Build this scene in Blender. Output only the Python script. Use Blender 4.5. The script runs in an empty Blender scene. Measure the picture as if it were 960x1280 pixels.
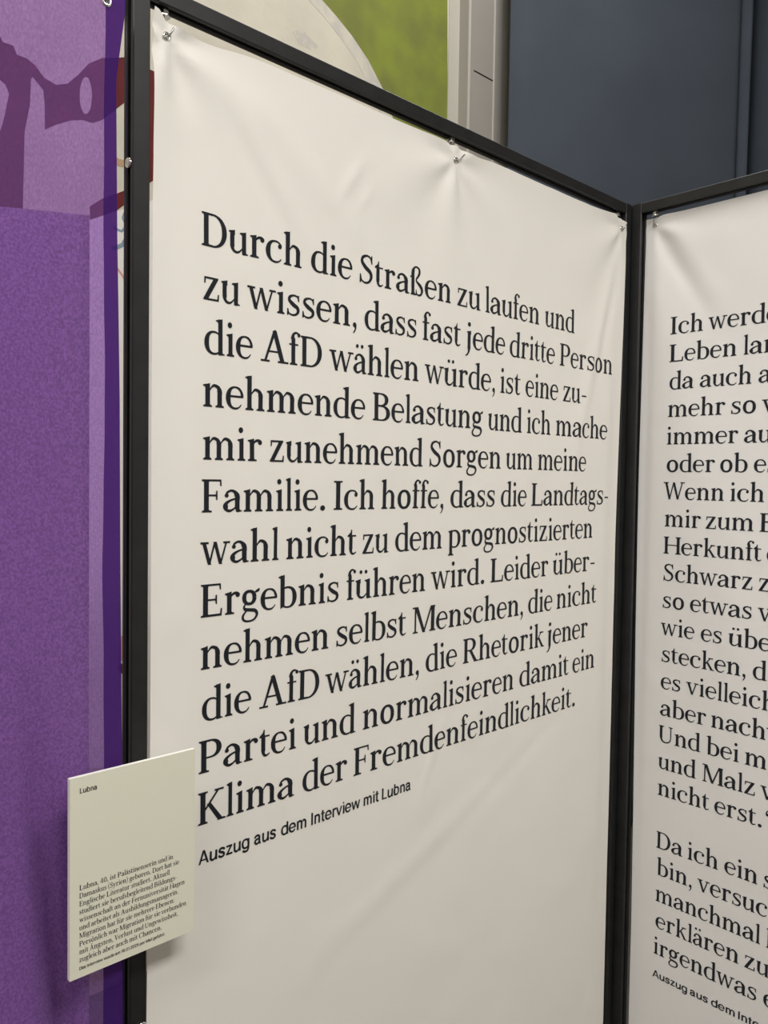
import bpy, bmesh, math, random
from mathutils import Vector, Matrix, noise

random.seed(4)
SC = bpy.context.scene
COL = SC.collection
EYE = 1.5                                   # height of the eye above the floor

# ---------------------------------------------------------------- camera
cam = bpy.data.cameras.new('camera')
cam.sensor_fit = 'VERTICAL'
cam.sensor_height = 36.0
cam.lens = 36.0 * 1080 / 1280
cam.clip_start = 0.02
cam_ob = bpy.data.objects.new('camera', cam)
COL.objects.link(cam_ob)
RX, FW, UP = Vector((0.99989149, 0.00055997, 0.01472042)), Vector((0.0, 0.99927725, -0.03801299)), Vector((-0.01473107, 0.03800886, 0.99916882))
mw = Matrix(((RX.x, UP.x, -FW.x, 0), (RX.y, UP.y, -FW.y, 0), (RX.z, UP.z, -FW.z, EYE), (0, 0, 0, 1)))
cam_ob.matrix_world = mw
SC.camera = cam_ob

# ---------------------------------------------------------------- light and exposure
SC.view_settings.view_transform = 'Standard'
SC.view_settings.look = 'None'
SC.view_settings.gamma = 1.0
SC.view_settings.use_curve_mapping = False
SC.view_settings.exposure = 0.0
wd = bpy.data.worlds.new('room_air')
SC.world = wd
wd.use_nodes = True
wd.node_tree.nodes['Background'].inputs['Color'].default_value = (1.0, 0.97, 0.93, 1)
wd.node_tree.nodes['Background'].inputs['Strength'].default_value = 0.07


def area(name, loc, power, sx, sy, rot=(0, 0, 0), color=(1.0, 0.98, 0.945)):
    li = bpy.data.lights.new(name, 'AREA')
    li.shape = 'RECTANGLE'
    li.size, li.size_y, li.energy, li.color = sx, sy, power, color
    o = bpy.data.objects.new(name, li)
    o.location, o.rotation_euler = loc, rot
    COL.objects.link(o)
    return o


CEIL = 4.5
area('key_fill_light', (0.95, -0.25, 3.12), 59, 1.3, 0.5, (0, 0, math.radians(45)))  # key light, direction from the card's shadow; set low for steeper falloff
area('key_fill_light', (-0.9, -0.9, 3.22), 31, 1.3, 0.5, (0, 0, math.radians(45)))  # added fill, unseen source, brightens the right banner
area('wall_fill_light', (-0.80, 1.30, CEIL - 0.15), 23, 1.3, 0.4, (0, 0, math.radians(45)))  # added fill behind the left frame, lightens the painted wall
area('wall_fill_light', (0.70, 2.25, CEIL - 0.15), 48, 1.3, 0.4, (0, 0, math.radians(45)))  # added fill, unseen source, brightens the green field and pipe casing

# ---------------------------------------------------------------- places
ROT_L, ROT_R, ROT_P = math.radians(45.262386), math.radians(-49.303439), math.radians(36.8699)
O_L = Vector((-0.215248, 1.015969, 0.0))     # foot of the text margin of the left banner
O_R = Vector((0.542866, 1.664898, 0.0))      # the same for the right banner
O_P = Vector((-0.295065, 0.913506, 0.0))     # below the eyelet of the purple cloth
O_C = O_L + Vector((math.cos(ROT_L), math.sin(ROT_L), 0)) * -0.177022 + Vector((math.sin(ROT_L), -math.cos(ROT_L), 0)) * 0.035662
YW = 1.432                                   # painted wall behind the left frame


# ---------------------------------------------------------------- helpers
def empty(name, loc, rz, label, cat, group=None):
    o = bpy.data.objects.new(name, None)
    o.location, o.rotation_euler = loc, (0, 0, rz)
    o.empty_display_size = 0.1
    COL.objects.link(o)
    o['label'], o['category'] = label, cat
    if group:
        o['group'] = group
    return o


def mesh(name, verts, faces, mat, parent=None, smooth=False, solid=None, loc=None, rz=0.0):
    me = bpy.data.meshes.new(name)
    me.from_pydata([tuple(v) for v in verts], [], [tuple(f) for f in faces])
    if smooth:
        for p in me.polygons:
            p.use_smooth = True
    me.materials.append(mat)
    o = bpy.data.objects.new(name, me)
    COL.objects.link(o)
    if parent:
        o.parent = parent
    if loc is not None:
        o.location, o.rotation_euler = loc, (0, 0, rz)
    if solid:
        m = o.modifiers.new('thickness', 'SOLIDIFY')
        m.thickness, m.offset = solid, -1
    return o


class Shape:
    """collects vertices and faces of one mesh"""
    def __init__(self):
        self.v, self.f = [], []

    def add(self, vs, fs):
        b = len(self.v)
        self.v += [tuple(p) for p in vs]
        self.f += [tuple(b + i for i in q) for q in fs]

    def box(self, x0, y0, z0, x1, y1, z1, c=0.0):
        bm = bmesh.new()
        bmesh.ops.create_cube(bm, size=1.0)
        bmesh.ops.scale(bm, vec=(x1 - x0, y1 - y0, z1 - z0), verts=bm.verts)
        bmesh.ops.translate(bm, vec=((x0 + x1) / 2, (y0 + y1) / 2, (z0 + z1) / 2), verts=bm.verts)
        if c:
            bmesh.ops.bevel(bm, geom=list(bm.edges), offset=c, segments=2, affect='EDGES', profile=0.5)
        self.bm(bm)

    def bm(self, bm):
        bm.verts.index_update()
        self.add([v.co[:] for v in bm.verts], [[v.index for v in f.verts] for f in bm.faces])
        bm.free()

    def prism(self, outline, a, b, axis):
        """outline (p, q) swept from a to b along axis 'x' (p=y, q=z) or 'z' (p=x, q=y)"""
        n = len(outline)
        P = (lambda p, q, t: (t, p, q)) if axis == 'x' else (lambda p, q, t: (p, q, t))
        vs = [P(p, q, a) for p, q in outline] + [P(p, q, b) for p, q in outline]
        fs = [(i, (i + 1) % n, n + (i + 1) % n, n + i) for i in range(n)] + [tuple(range(n))[::-1], tuple(range(n, 2 * n))]
        self.add(vs, fs)

    def tube(self, pts, r, n=10):
        pts = [Vector(p) for p in pts]
        rings = []
        prev = None
        for i, p in enumerate(pts):
            t = (pts[min(i + 1, len(pts) - 1)] - pts[max(i - 1, 0)]).normalized()
            a = Vector((0, 0, 1)) if abs(t.z) < 0.9 else Vector((1, 0, 0))
            u = (prev - t * prev.dot(t)).normalized() if prev is not None else t.cross(a).normalized()
            prev = u
            w = t.cross(u)
            rr = r[i] if isinstance(r, (list, tuple)) else r
            rings.append([p + (u * math.cos(2 * math.pi * k / n) + w * math.sin(2 * math.pi * k / n)) * rr for k in range(n)])
        vs = [v for ring in rings for v in ring]
        fs = [(i * n + k, i * n + (k + 1) % n, (i + 1) * n + (k + 1) % n, (i + 1) * n + k) for i in range(len(pts) - 1) for k in range(n)]
        fs += [tuple(range(n))[::-1], tuple((len(pts) - 1) * n + k for k in range(n))]
        self.add(vs, fs)

    def lathe(self, prof, c, axis, n=20):
        """closed ring of (radius, height) about an axis through c"""
        vs, fs = [], []
        m = len(prof)
        ax = {'x': (Vector((1, 0, 0)), Vector((0, 1, 0)), Vector((0, 0, 1))), 'y': (Vector((0, 1, 0)), Vector((0, 0, 1)), Vector((1, 0, 0))),
              'z': (Vector((0, 0, 1)), Vector((1, 0, 0)), Vector((0, 1, 0)))}[axis]
        for k in range(n):
            t = 2 * math.pi * k / n
            for r, h in prof:
                vs.append(Vector(c) + ax[0] * h + (ax[1] * math.cos(t) + ax[2] * math.sin(t)) * r)
        for k in range(n):
            for j in range(m):
                fs.append((k * m + j, k * m + (j + 1) % m, ((k + 1) % n) * m + (j + 1) % m, ((k + 1) % n) * m + j))
        self.add(vs, fs)

    def build(self, name, mat, parent=None, smooth=False, **k):
        return mesh(name, self.v, self.f, mat, parent, smooth, **k)


def struct(o):
    o['kind'] = 'structure'
    return o


# ---------------------------------------------------------------- materials
def material(name, color, rough=0.6, metal=0.0, spec=0.5, grain=None, bump=None, vary=None):
    """grain: (scale, amount) tint noise; bump: (scale xyz, strength, distance); vary: (scale, second colour, lo, hi)"""
    m = bpy.data.materials.new(name)
    m.use_nodes = True
    nt = m.node_tree
    b = nt.nodes['Principled BSDF']
    b.inputs['Base Color'].default_value = (*color, 1)
    b.inputs['Roughness'].default_value = rough
    b.inputs['Metallic'].default_value = metal
    b.inputs['Specular IOR Level'].default_value = spec
    tc = nt.nodes.new('ShaderNodeTexCoord')
    if grain or vary:
        sc, second, lo, hi = vary if vary else (grain[0], tuple(c * (1 - grain[1]) for c in color), 0.35, 0.65)
        n = nt.nodes.new('ShaderNodeTexNoise')
        n.inputs['Scale'].default_value = sc
        n.inputs['Detail'].default_value = 5
        r = nt.nodes.new('ShaderNodeValToRGB')
        r.color_ramp.elements[0].position, r.color_ramp.elements[1].position = lo, hi
        r.color_ramp.elements[0].color = (*second, 1)
        r.color_ramp.elements[1].color = (*color, 1)
        nt.links.new(tc.outputs['Object'], n.inputs['Vector'])
        nt.links.new(n.outputs['Fac'], r.inputs['Fac'])
        nt.links.new(r.outputs['Color'], b.inputs['Base Color'])
    if bump:
        mp = nt.nodes.new('ShaderNodeMapping')
        mp.inputs['Scale'].default_value = bump[0]
        n = nt.nodes.new('ShaderNodeTexNoise')
        n.inputs['Scale'].default_value = 1.0
        n.inputs['Detail'].default_value = 3
        bp = nt.nodes.new('ShaderNodeBump')
        bp.inputs['Strength'].default_value = bump[1]
        bp.inputs['Distance'].default_value = bump[2]
        nt.links.new(tc.outputs['Object'], mp.inputs['Vector'])
        nt.links.new(mp.outputs['Vector'], n.inputs['Vector'])
        nt.links.new(n.outputs['Fac'], bp.inputs['Height'])
        nt.links.new(bp.outputs['Normal'], b.inputs['Normal'])
    return m


def sheer(name, through, cloth, speck):
    """open-weave cloth: part of the light passes straight through, tinted; the threads scatter the rest"""
    m = bpy.data.materials.new(name)
    m.use_nodes = True
    nt = m.node_tree
    nt.nodes.clear()
    N, L = nt.nodes.new, nt.links.new
    tc, mp = N('ShaderNodeTexCoord'), N('ShaderNodeMapping')
    mp.inputs['Scale'].default_value = (620, 620, 300)
    n = N('ShaderNodeTexNoise')
    n.inputs['Scale'].default_value = 1.0
    n.inputs['Detail'].default_value = 3
    rm = N('ShaderNodeMapRange')
    rm.inputs['From Min'].default_value, rm.inputs['From Max'].default_value = 0.3, 0.7
    rm.inputs['To Min'].default_value, rm.inputs['To Max'].default_value = 1 - speck, 1 + speck
    L(tc.outputs['Object'], mp.inputs['Vector'])
    L(mp.outputs['Vector'], n.inputs['Vector'])
    L(n.outputs['Fac'], rm.inputs['Value'])

    def tint(c):
        v = N('ShaderNodeVectorMath')
        v.operation = 'SCALE'
        v.inputs[0].default_value = c
        L(rm.outputs['Result'], v.inputs['Scale'])
        return v.outputs['Vector']
    tr, df, tl = N('ShaderNodeBsdfTransparent'), N('ShaderNodeBsdfDiffuse'), N('ShaderNodeBsdfTranslucent')
    L(tint(through), tr.inputs['Color'])
    L(tint(cloth), df.inputs['Color'])
    tl.inputs['Color'].default_value = (*[c * 0.5 for c in cloth], 1)
    a1, a2, out = N('ShaderNodeAddShader'), N('ShaderNodeAddShader'), N('ShaderNodeOutputMaterial')
    L(df.outputs[0], a1.inputs[0])
    L(tl.outputs[0], a1.inputs[1])
    L(a1.outputs[0], a2.inputs[0])
    L(tr.outputs[0], a2.inputs[1])
    L(a2.outputs[0], out.inputs['Surface'])
    return m


M = {
    'banner': material('matt_cream_banner_cloth', (0.82, 0.79, 0.737), 0.62, spec=0.3, bump=((60, 60, 420), 0.10, 0.0006)),
    'banner_white': material('matt_white_banner_cloth', (0.81, 0.795, 0.785), 0.62, spec=0.3, bump=((60, 60, 420), 0.10, 0.0006)),
    'ink': material('blue_black_print', (0.008, 0.010, 0.016), 0.55, spec=0.3),
    'black_metal': material('black_coated_steel', (0.015, 0.0155, 0.0165), 0.45, spec=0.5, grain=(40, 0.35), bump=((40, 40, 600), 0.06, 0.0004)),
    'chrome': material('bright_zinc', (0.78, 0.77, 0.74), 0.16, metal=1.0),
    'core': material('white_foam_board', (0.88, 0.87, 0.84), 0.8, spec=0.2),
    'wire': material('dull_steel_wire', (0.34, 0.335, 0.33), 0.28, metal=1.0),
    'card': material('cream_card_board', (0.76, 0.745, 0.615), 0.55, spec=0.3, grain=(700, 0.03)),
    'wall': material('cream_painted_plaster', (0.70, 0.655, 0.55), 0.85, spec=0.2, vary=(5.0, (0.62, 0.58, 0.49), 0.35, 0.62), bump=((26, 26, 26), 0.35, 0.004)),
    'bare_wall': material('pale_grey_plaster', (0.55, 0.525, 0.46), 0.85, spec=0.2, bump=((30, 30, 30), 0.2, 0.003)),
    'white': material('white_wall_paint', (0.83, 0.80, 0.775), 0.8, spec=0.2, bump=((26, 26, 26), 0.35, 0.004)),
    'red': material('dark_red_wall_paint', (0.155, 0.022, 0.024), 0.75, spec=0.2, grain=(9, 0.3)),
    'green': material('olive_green_wall_paint', (0.245, 0.29, 0.05), 0.8, spec=0.2, vary=(5.5, (0.195, 0.215, 0.055), 0.38, 0.62)),
    'lilac': material('lilac_grey_wall_paint', (0.56, 0.53, 0.485), 0.8, spec=0.2, vary=(16, (0.66, 0.62, 0.53), 0.4, 0.6)),
    'smudge': material('grey_smudge_paint', (0.56, 0.525, 0.47), 0.85, spec=0.2, vary=(26, (0.68, 0.64, 0.54), 0.45, 0.55)),
    'blue': material('grey_blue_paint', (0.25, 0.34, 0.42), 0.8, spec=0.2),
    'pink': material('pink_paint', (0.72, 0.33, 0.34), 0.8, spec=0.2),
    'ochre': material('ochre_paint', (0.50, 0.33, 0.20), 0.8, spec=0.2),
    'casing': material('grey_painted_casing', (0.37, 0.345, 0.315), 0.6, spec=0.3, grain=(4, 0.05)),
    'casing_edge': material('pale_edge_strip', (0.55, 0.52, 0.48), 0.6, spec=0.3),
    'curtain': material('slate_blue_curtain_cloth', (0.070, 0.083, 0.106), 0.9, spec=0.1, grain=(3, 0.12), bump=((500, 500, 200), 0.1, 0.0008)),
    'purple': sheer('sheer_purple_voile', (0.39, 0.248, 0.55), (0.066, 0.034, 0.110), 0.16),
    'hem': sheer('folded_purple_hem', (0.06, 0.022, 0.10), (0.036, 0.013, 0.10), 0.08),
    'backing': material('grey_mesh_lining', (0.80, 0.86, 0.58), 0.95, spec=0.1, vary=(330, (0.52, 0.57, 0.37), 0.40, 0.62), bump=((500, 500, 220), 0.5, 0.002)),
    'floor': material('grey_linoleum', (0.11, 0.10, 0.09), 0.5, grain=(12, 0.15)),
    'ceiling': material('white_ceiling', (0.80, 0.79, 0.76), 0.9, spec=0.1),
    'rubber': material('black_rubber', (0.02, 0.02, 0.02), 0.8),
}

# ---------------------------------------------------------------- lettering
# every serif letter is drawn here as strokes: stems, arcs with a swelling pen, serifs
S, T, XH, CAP, ASC, DSC = 112.0, 64.0, 478.0, 690.0, 738.0, -215.0


class Pen:
    def __init__(self):
        self.p = []

    def poly(self, *pts):
        self.p.append([tuple(map(float, q)) for q in pts])

    def stem(self, x, y0, y1, w=S):
        self.poly((x, y0), (x + w, y0), (x + w, y1), (x, y1))

    def box(self, x0, y0, x1, y1):
        self.poly((x0, y0), (x1, y0), (x1, y1), (x0, y1))

    def para(self, xb, xt, y0, y1, w, wt=None):
        wt = w if wt is None else wt
        xb, xt, w, wt = xb - w * .07, xt - wt * .07, w * 1.14, wt * 1.14
        self.poly((xb, y0), (xb + w, y0), (xt + wt, y1), (xt, y1))

    def strip(self, pts):
        """pts: (x, y, width) dense; one quad per step"""
        n = len(pts)
        L, R = [], []
        for i in range(n):
            a, b = pts[max(0, i - 1)], pts[min(n - 1, i + 1)]
            dx, dy = b[0] - a[0], b[1] - a[1]
            d = math.hypot(dx, dy) or 1.0
            nx, ny = -dy / d, dx / d
            x, y, w = pts[i]
            L.append((x + nx * w / 2, y + ny * w / 2))
            R.append((x - nx * w / 2, y - ny * w / 2))
        for i in range(n - 1):
            self.poly(R[i], R[i + 1], L[i + 1], L[i])

    def arc(self, cx, cy, rx, ry, nodes, e=2.2, step=9.0):
        out = []
        for (a0, w0), (a1, w1) in zip(nodes, nodes[1:]):
            k = max(2, int(abs(a1 - a0) / step))
            for j in range(k + (1 if (a1, w1) == nodes[-1] else 0)):
                f = j / k
                g = f * f * (3 - 2 * f)
                a = math.radians(a0 + (a1 - a0) * f)
                c, s = math.cos(a), math.sin(a)
                out.append((cx + rx * math.copysign(abs(c) ** (2 / e), c),
                            cy + ry * math.copysign(abs(s) ** (2 / e), s), w0 + (w1 - w0) * g))
        self.strip(out)

    def cr(self, *pts, k=7):
        """smooth stroke through (x, y, width) points"""
        P = [pts[0]] + list(pts) + [pts[-1]]
        out = []
        for i in range(1, len(P) - 2):
            a, b, c, d = P[i - 1], P[i], P[i + 1], P[i + 2]
            for j in range(k):
                t = j / k
                out.append(tuple(0.5 * (2 * b[m] + (c[m] - a[m]) * t + (2 * a[m] - 5 * b[m] + 4 * c[m] - d[m]) * t * t
                                        + (3 * b[m] - a[m] - 3 * c[m] + d[m]) * t ** 3) for m in range(3)))
        out.append(pts[-1])
        self.strip([(x, y, w * 1.12 if w < S else w) for x, y, w in out])

    def dot(self, x, y, r, ry=None):
        ry = ry or r
        self.poly(*[(x + r * math.cos(i * math.pi / 9), y + ry * math.sin(i * math.pi / 9)) for i in range(18)])

    def ring(self, cx, cy, rx, ry, ws=S, wt=T, e=2.2):
        ws, wt = ws * 0.98, wt
        self.arc(cx, cy, rx - ws / 2, ry - wt / 2,
                 [(0, ws), (90, wt), (180, ws), (270, wt), (360, ws)], e)

    def foot(self, x, y=0.0, l=48, r=48, w=S, th=42, up=1):
        """slab serif under (up=1) or over (up=-1) a stem whose left edge is x"""
        b = 22
        self.poly((x - l, y), (x + w + r, y), (x + w + r, y + up * th * .8), (x + w + 12, y + up * th),
                  (x + w, y + up * (th + b)), (x, y + up * (th + b)), (x - 12, y + up * th), (x - l, y + up * th * .8))

    def flag(self, x, y, l=54, w=S):
        """slanted wedge serif at the top left of a stem"""
        self.poly((x + w, y + 14), (x + w, y - 100), (x, y - 84), (x - 10, y - 62), (x - l, y - 48), (x - l, y - 24), (x + w * .55, y))

    def tail(self, x, w=S):
        """small foot to the right (u, d, a)"""
        self.poly((x, 70), (x + w, 80), (x + w, 44), (x + w + 16, 30), (x + w + 56, 24), (x + w + 56, 4), (x + w * .3, -12), (x, 0))

    def arch(self, x0, x1):
        """from stem ending at x0 to a stem starting at x1"""
        m = (x0 + x1) / 2 + 8
        self.cr((x0 - 14, XH - 138, 26), (x0 + 34, XH - 76, 32), (m, XH - 27, 52), (x1 + 18, XH - 62, 70), (x1 + S / 2, XH - 150, S), (x1 + S / 2, XH - 210, S))


def glyph(c):
    g = Pen()
    A = 500
    if c in 'äöüÄÖÜ':
        g, A = glyph({'ä': 'a', 'ö': 'o', 'ü': 'u', 'Ä': 'A', 'Ö': 'O', 'Ü': 'U'}[c])
        h = 655 if c.islower() else 830
        m = A / 2 - (6 if c in 'ü' else 14)
        g.dot(m - 84, h, 47)
        g.dot(m + 84, h, 47)
        return g, A
    if c == ' ':
        A = 215
    elif c == 'a':
        A = 478
        x = 296
        g.cr((98, 356, 50), (108, 410, 46), (196, 455, 44), (284, 432, 62), (x + S / 2, 340, S), (x + S / 2, 230, S))
        g.dot(96, 352, 48, 44)
        g.stem(x, 60, 260)
        g.poly((x, 110), (x + S, 110), (x + S, 62), (x + S + 16, 36), (x + S + 58, 34), (x + S + 54, 12), (x + 62, -10), (x + 26, 8))
        g.cr((x + 10, 282, 36), (198, 250, 40), (96, 190, 66), (70, 118, S), (98, 46, 62), (166, 24, 50), (246, 52, 38), (x + 14, 96, 32))
    elif c == 'b':
        A = 545
        g.stem(72, 18, ASC)
        g.flag(72, ASC)
        g.arc(268, 236, 198, 227, [(142, 28), (90, 44), (0, S + 4), (-90, 40), (-150, 40)])
        g.poly((72, 60), (148, 60), (148, 30), (110, -4), (72, -12))
    elif c == 'c':
        A = 452
        g.arc(262, 236, 186, 226, [(38, 34), (90, 38), (180, S + 4), (262, 46), (322, 26)])
        g.dot(376, 362, 48, 52)
        g.poly((408, 362), (424, 362), (424, 392), (395, 426), (352, 448), (345, 420))
    elif c == 'd':
        A = 552
        x = 376
        g.stem(x, 40, ASC)
        g.flag(x, ASC, 60)
        g.arc(268, 236, 192, 227, [(40, 30), (90, 40), (180, S + 4), (270, 44), (318, 30)])
        g.tail(x)
    elif c == 'e':
        A = 472
        g.arc(248, 236, 178, 226, [(6, 66), (60, 50), (90, 38), (180, S + 4), (262, 46), (326, 24)])
        g.box(90, 250, 460, 288) if 0 else g.poly((80, 244), (446, 244), (452, 288), (80, 288))
    elif c == 'f':
        A = 318
        g.stem(88, 20, 600)
        g.cr((126, 580, S), (140, 672, 66), (212, 728, 42), (296, 712, 34))
        g.dot(308, 680, 44)
        g.foot(88, 0, 46, 62)
        g.box(22, 442, 290, XH)
    elif c == 'g':
        A = 508
        g.ring(226, 318, 186, 170, S - 4, T)
        g.cr((128, 190, 30), (88, 122, 44), (118, 66, 62), (238, 46, 66), (372, 22, 70), (424, -62, 60), (352, -168, 42), (212, -200, 38), (88, -172, 46), (54, -92, 52), (104, -10, 38), (166, 40, 30))
        g.poly((350, 426), (398, 470), (470, 506), (500, 500), (486, 440), (400, 414))
    elif c == 'h':
        A = 572
        x1 = 376
        g.stem(84, 20, ASC)
        g.flag(84, ASC)
        g.foot(84)
        g.arch(84 + S, x1)
        g.stem(x1, 20, XH - 200)
        g.foot(x1)
    elif c in 'iıj':
        A = 296
        if c != 'j':
            g.stem(100, 20, XH - 20)
            g.foot(100)
        else:
            A = 280
            g.cr((138, XH - 60, S), (138, 60, S), (132, -70, 66), (78, -170, 44), (2, -208, 28))
        g.flag(100, XH)
        if c != 'ı':
            g.dot(138, 656, 62)
    elif c == 'k':
        A = 548
        g.stem(84, 20, ASC)
        g.flag(84, ASC)
        g.foot(84, 0, 48, 40)
        g.para(150, 352, 216, XH - 20, 48, 50)
        g.box(306, XH - 42, 500, XH)
        g.para(402, 212, 20, 300, 96, 84)
        g.poly((372, 0), (552, 0), (552, 26), (498, 40), (400, 36))
    elif c == 'l':
        A = 292
        g.stem(100, 20, ASC)
        g.flag(100, ASC)
        g.foot(100)
    elif c == 'm':
        A = 862
        for x0, x1 in ((84, 372), (372, 664)):
            g.arch(x0 + S, x1)
            g.stem(x1, 20, XH - 200)
            g.foot(x1, 0, 44, 46)
        g.stem(84, 20, XH - 20)
        g.flag(84, XH)
        g.foot(84, 0, 48, 44)
    elif c == 'n':
        A = 578
        x1 = 380
        g.stem(84, 20, XH - 20)
        g.flag(84, XH)
        g.foot(84)
        g.arch(84 + S, x1)
        g.stem(x1, 20, XH - 200)
        g.foot(x1)
    elif c == 'o':
        A = 526
        g.ring(263, 237, 226, 250, S + 4, T)
    elif c == 'p':
        A = 558
        g.stem(84, DSC + 20, XH - 20)
        g.flag(84, XH)
        g.foot(84, DSC, 48, 56)
        g.arc(282, 237, 198, 228, [(140, 28), (90, 46), (0, S + 4), (-90, 40), (-146, 34)])
    elif c == 'r':
        A = 424
        g.stem(84, 20, XH - 20)
        g.flag(84, XH)
        g.foot(84, 0, 48, 64)
        g.cr((146, 300, 24), (186, 388, 34), (250, 444, 48), (330, 448, 60))
        g.dot(350, 408, 54, 52)
        g.poly((300, 474), (352, 474), (398, 440), (404, 408), (330, 420))
    elif c == 's':
        A = 408
        g.cr((338, 400, 24), (286, 446, 34), (200, 456, 38), (106, 412, 58), (98, 334, 68), (196, 254, 84), (310, 186, 74), (324, 100, 64), (262, 36, 44), (168, 18, 38), (92, 44, 30), (50, 96, 24))
        g.poly((322, 470), (350, 470), (356, 330), (330, 330), (306, 420))
        g.poly((38, 150), (66, 150), (94, 48), (62, 2), (34, 2))
    elif c == 't':
        A = 344
        g.cr((132, 480, S), (132, 200, S), (138, 84, 72), (186, 26, 50), (252, 26, 36), (318, 64, 24))
        g.poly((94, 440), (170, 440), (170, 612), (140, 612), (112, 540), (20, 474), (20, 440))
        g.box(60, 442, 312, XH)
    elif c == 'u':
        A = 572
        g.flag(76, XH - 6, 56)
        g.flag(382, XH - 6, 62)
        g.cr((114, XH - 50, S), (114, 180, S), (128, 82, 70), (196, 28, 50), (292, 36, 38), (390, 118, 26))
        g.stem(382, 40, XH - 20)
        g.tail(382)
    elif c in 'vy':
        A = 518
        g.para(224, 46, 0, XH - 14, 74, 88)
        g.para(232, 398, 0, XH - 14, 44, 42)
        g.box(-2, XH - 42, 210, XH)
        g.box(330, XH - 42, 516, XH)
        if c == 'y':
            g.cr((262, 40, 44), (214, -90, 42), (150, -176, 44), (70, -190, 50))
            g.dot(66, -172, 44)
    elif c == 'w':
        A = 776
        g.para(198, 46, 0, XH - 14, 76, 86)
        g.para(206, 348, 0, XH - 10, 46, 42)
        g.para(492, 336, 0, XH, 74, 78)
        g.para(500, 662, 0, XH - 14, 46, 40)
        g.box(-4, XH - 42, 208, XH)
        g.box(600, XH - 42, 782, XH)
        g.poly((336, XH - 20), (410, XH - 20), (392, XH), (330, XH))
    elif c == 'z':
        A = 462
        g.para(36, 296, 20, XH - 20, 104, 104)
        g.box(56, XH - 40, 402, XH)
        g.box(36, 0, 412, 40)
        g.poly((56, XH), (96, XH), (86, 348), (54, 340))
        g.poly((416, 0), (372, 0), (392, 140), (424, 146))
    elif c == 'ß':
        A = 572
        g.cr((122, 20, S), (122, 400, S), (126, 590, S), (180, 700, 48), (268, 728, 40), (356, 690, 52), (376, 598, 68), (326, 500, 56), (258, 420, 44), (276, 352, 50), (396, 272, 80), (474, 168, 78), (440, 56, 56), (348, 16, 42), (246, 50, 34))
        g.foot(84, 0, 48, 40)
        g.box(22, 442, 110, XH)
        g.poly((232, 150), (258, 150), (280, 52), (260, 4), (232, 4))
    elif c == 'A':
        A = 664
        g.para(78, 292, 20, CAP, 46, 62)
        g.para(472, 274, 20, CAP, 92, 90)
        g.box(170, 216, 480, 254)
        g.box(-4, 0, 206, 42)
        g.box(406, 0, 664, 42)
        g.poly((290, CAP - 4), (366, CAP - 4), (352, CAP + 22), (316, CAP + 22))
    elif c == 'B':
        A = 612
        g.stem(92, 20, CAP - 20, S + 4)
        g.foot(92, 0, 50, 20, S + 4)
        g.foot(92, CAP, 50, 20, S + 4, up=-1)
        g.arc(286, 524, 182, 146, [(90, 38), (0, S), (-90, 34)], 2.1)
        g.arc(312, 192, 208, 173, [(90, 34), (0, S + 8), (-90, 38)], 2.1)
        for x, y in ((290, 670), (315, 365), (290, 378), (315, 19)):
            g.box(150, y - 18, x, y + 18)
    elif c == 'C':
        A = 648
        g.arc(366, 345, 282, 336, [(40, 40), (90, 42), (180, S + 10), (264, 48), (318, 28)])
        g.poly((556, 690), (586, 690), (592, 478), (558, 478), (530, 570), (546, 620))
        g.poly((560, 150), (600, 170), (604, 132), (572, 70), (546, 92))
    elif c == 'D':
        A = 718
        g.stem(96, 20, CAP - 20, S + 6)
        g.foot(96, 0, 54, 10, S + 6)
        g.foot(96, CAP, 54, 10, S + 6, up=-1)
        g.arc(318, 345, 304, 326, [(90, 38), (0, S + 12), (-90, 38)], 2.1)
        g.box(150, CAP - 44, 320, CAP)
        g.box(150, 0, 320, 46)
    elif c in 'EF':
        A = 598 if c == 'E' else 562
        g.stem(96, 20, CAP - 20, S + 6)
        g.foot(96, 0, 54, 10 if c == 'E' else 76, S + 6)
        g.foot(96, CAP, 54, 10, S + 6, up=-1)
        g.box(150, CAP - 40, 520, CAP)
        g.box(150, 336, 420, 374)
        g.poly((528, CAP), (486, CAP), (500, 556), (534, 552)) if c == 'F' else g.poly((522, CAP), (480, CAP), (500, 560), (530, 556))
        g.poly((432, 452), (400, 452), (388, 374), (388, 336), (402, 258), (432, 258))
        if c == 'E':
            g.box(150, 0, 540, 48)
            g.poly((548, 0), (500, 0), (524, 156), (560, 162))
    elif c == 'H':
        A = 758
        for x in (92, 584):
            g.stem(x, 20, CAP - 20, S + 6)
            g.foot(x, 0, 52, 48, S + 6)
            g.foot(x, CAP, 52, 48, S + 6, up=-1)
        g.box(150, 334, 600, 372)
    elif c == 'I':
        A = 350
        g.stem(134, 20, CAP - 20, S + 6)
        g.foot(134, 0, 66, 66, S + 6)
        g.foot(134, CAP, 66, 66, S + 6, up=-1)
    elif c == 'K':
        A = 692
        g.stem(96, 20, CAP - 20, S + 6)
        g.foot(96, 0, 54, 52, S + 6)
        g.foot(96, CAP, 54, 52, S + 6, up=-1)
        g.para(166, 500, 284, CAP - 16, 52, 54)
        g.box(430, CAP - 42, 652, CAP)
        g.para(520, 250, 20, 420, 108, 88)
        g.poly((500, 0), (708, 0), (708, 28), (650, 44), (520, 48))
    elif c == 'L':
        A = 572
        g.stem(96, 20, CAP - 20, S + 6)
        g.foot(96, 0, 54, 10, S + 6)
        g.foot(96, CAP, 54, 62, S + 6, up=-1)
        g.box(150, 0, 520, 48)
        g.poly((530, 0), (476, 0), (504, 178), (546, 184))
    elif c == 'M':
        A = 868
        g.para(112, 122, 20, CAP - 16, 44, 44)
        g.foot(112, 0, 62, 62, 44)
        g.para(392, 124, 0, CAP, 84, 100)
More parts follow.
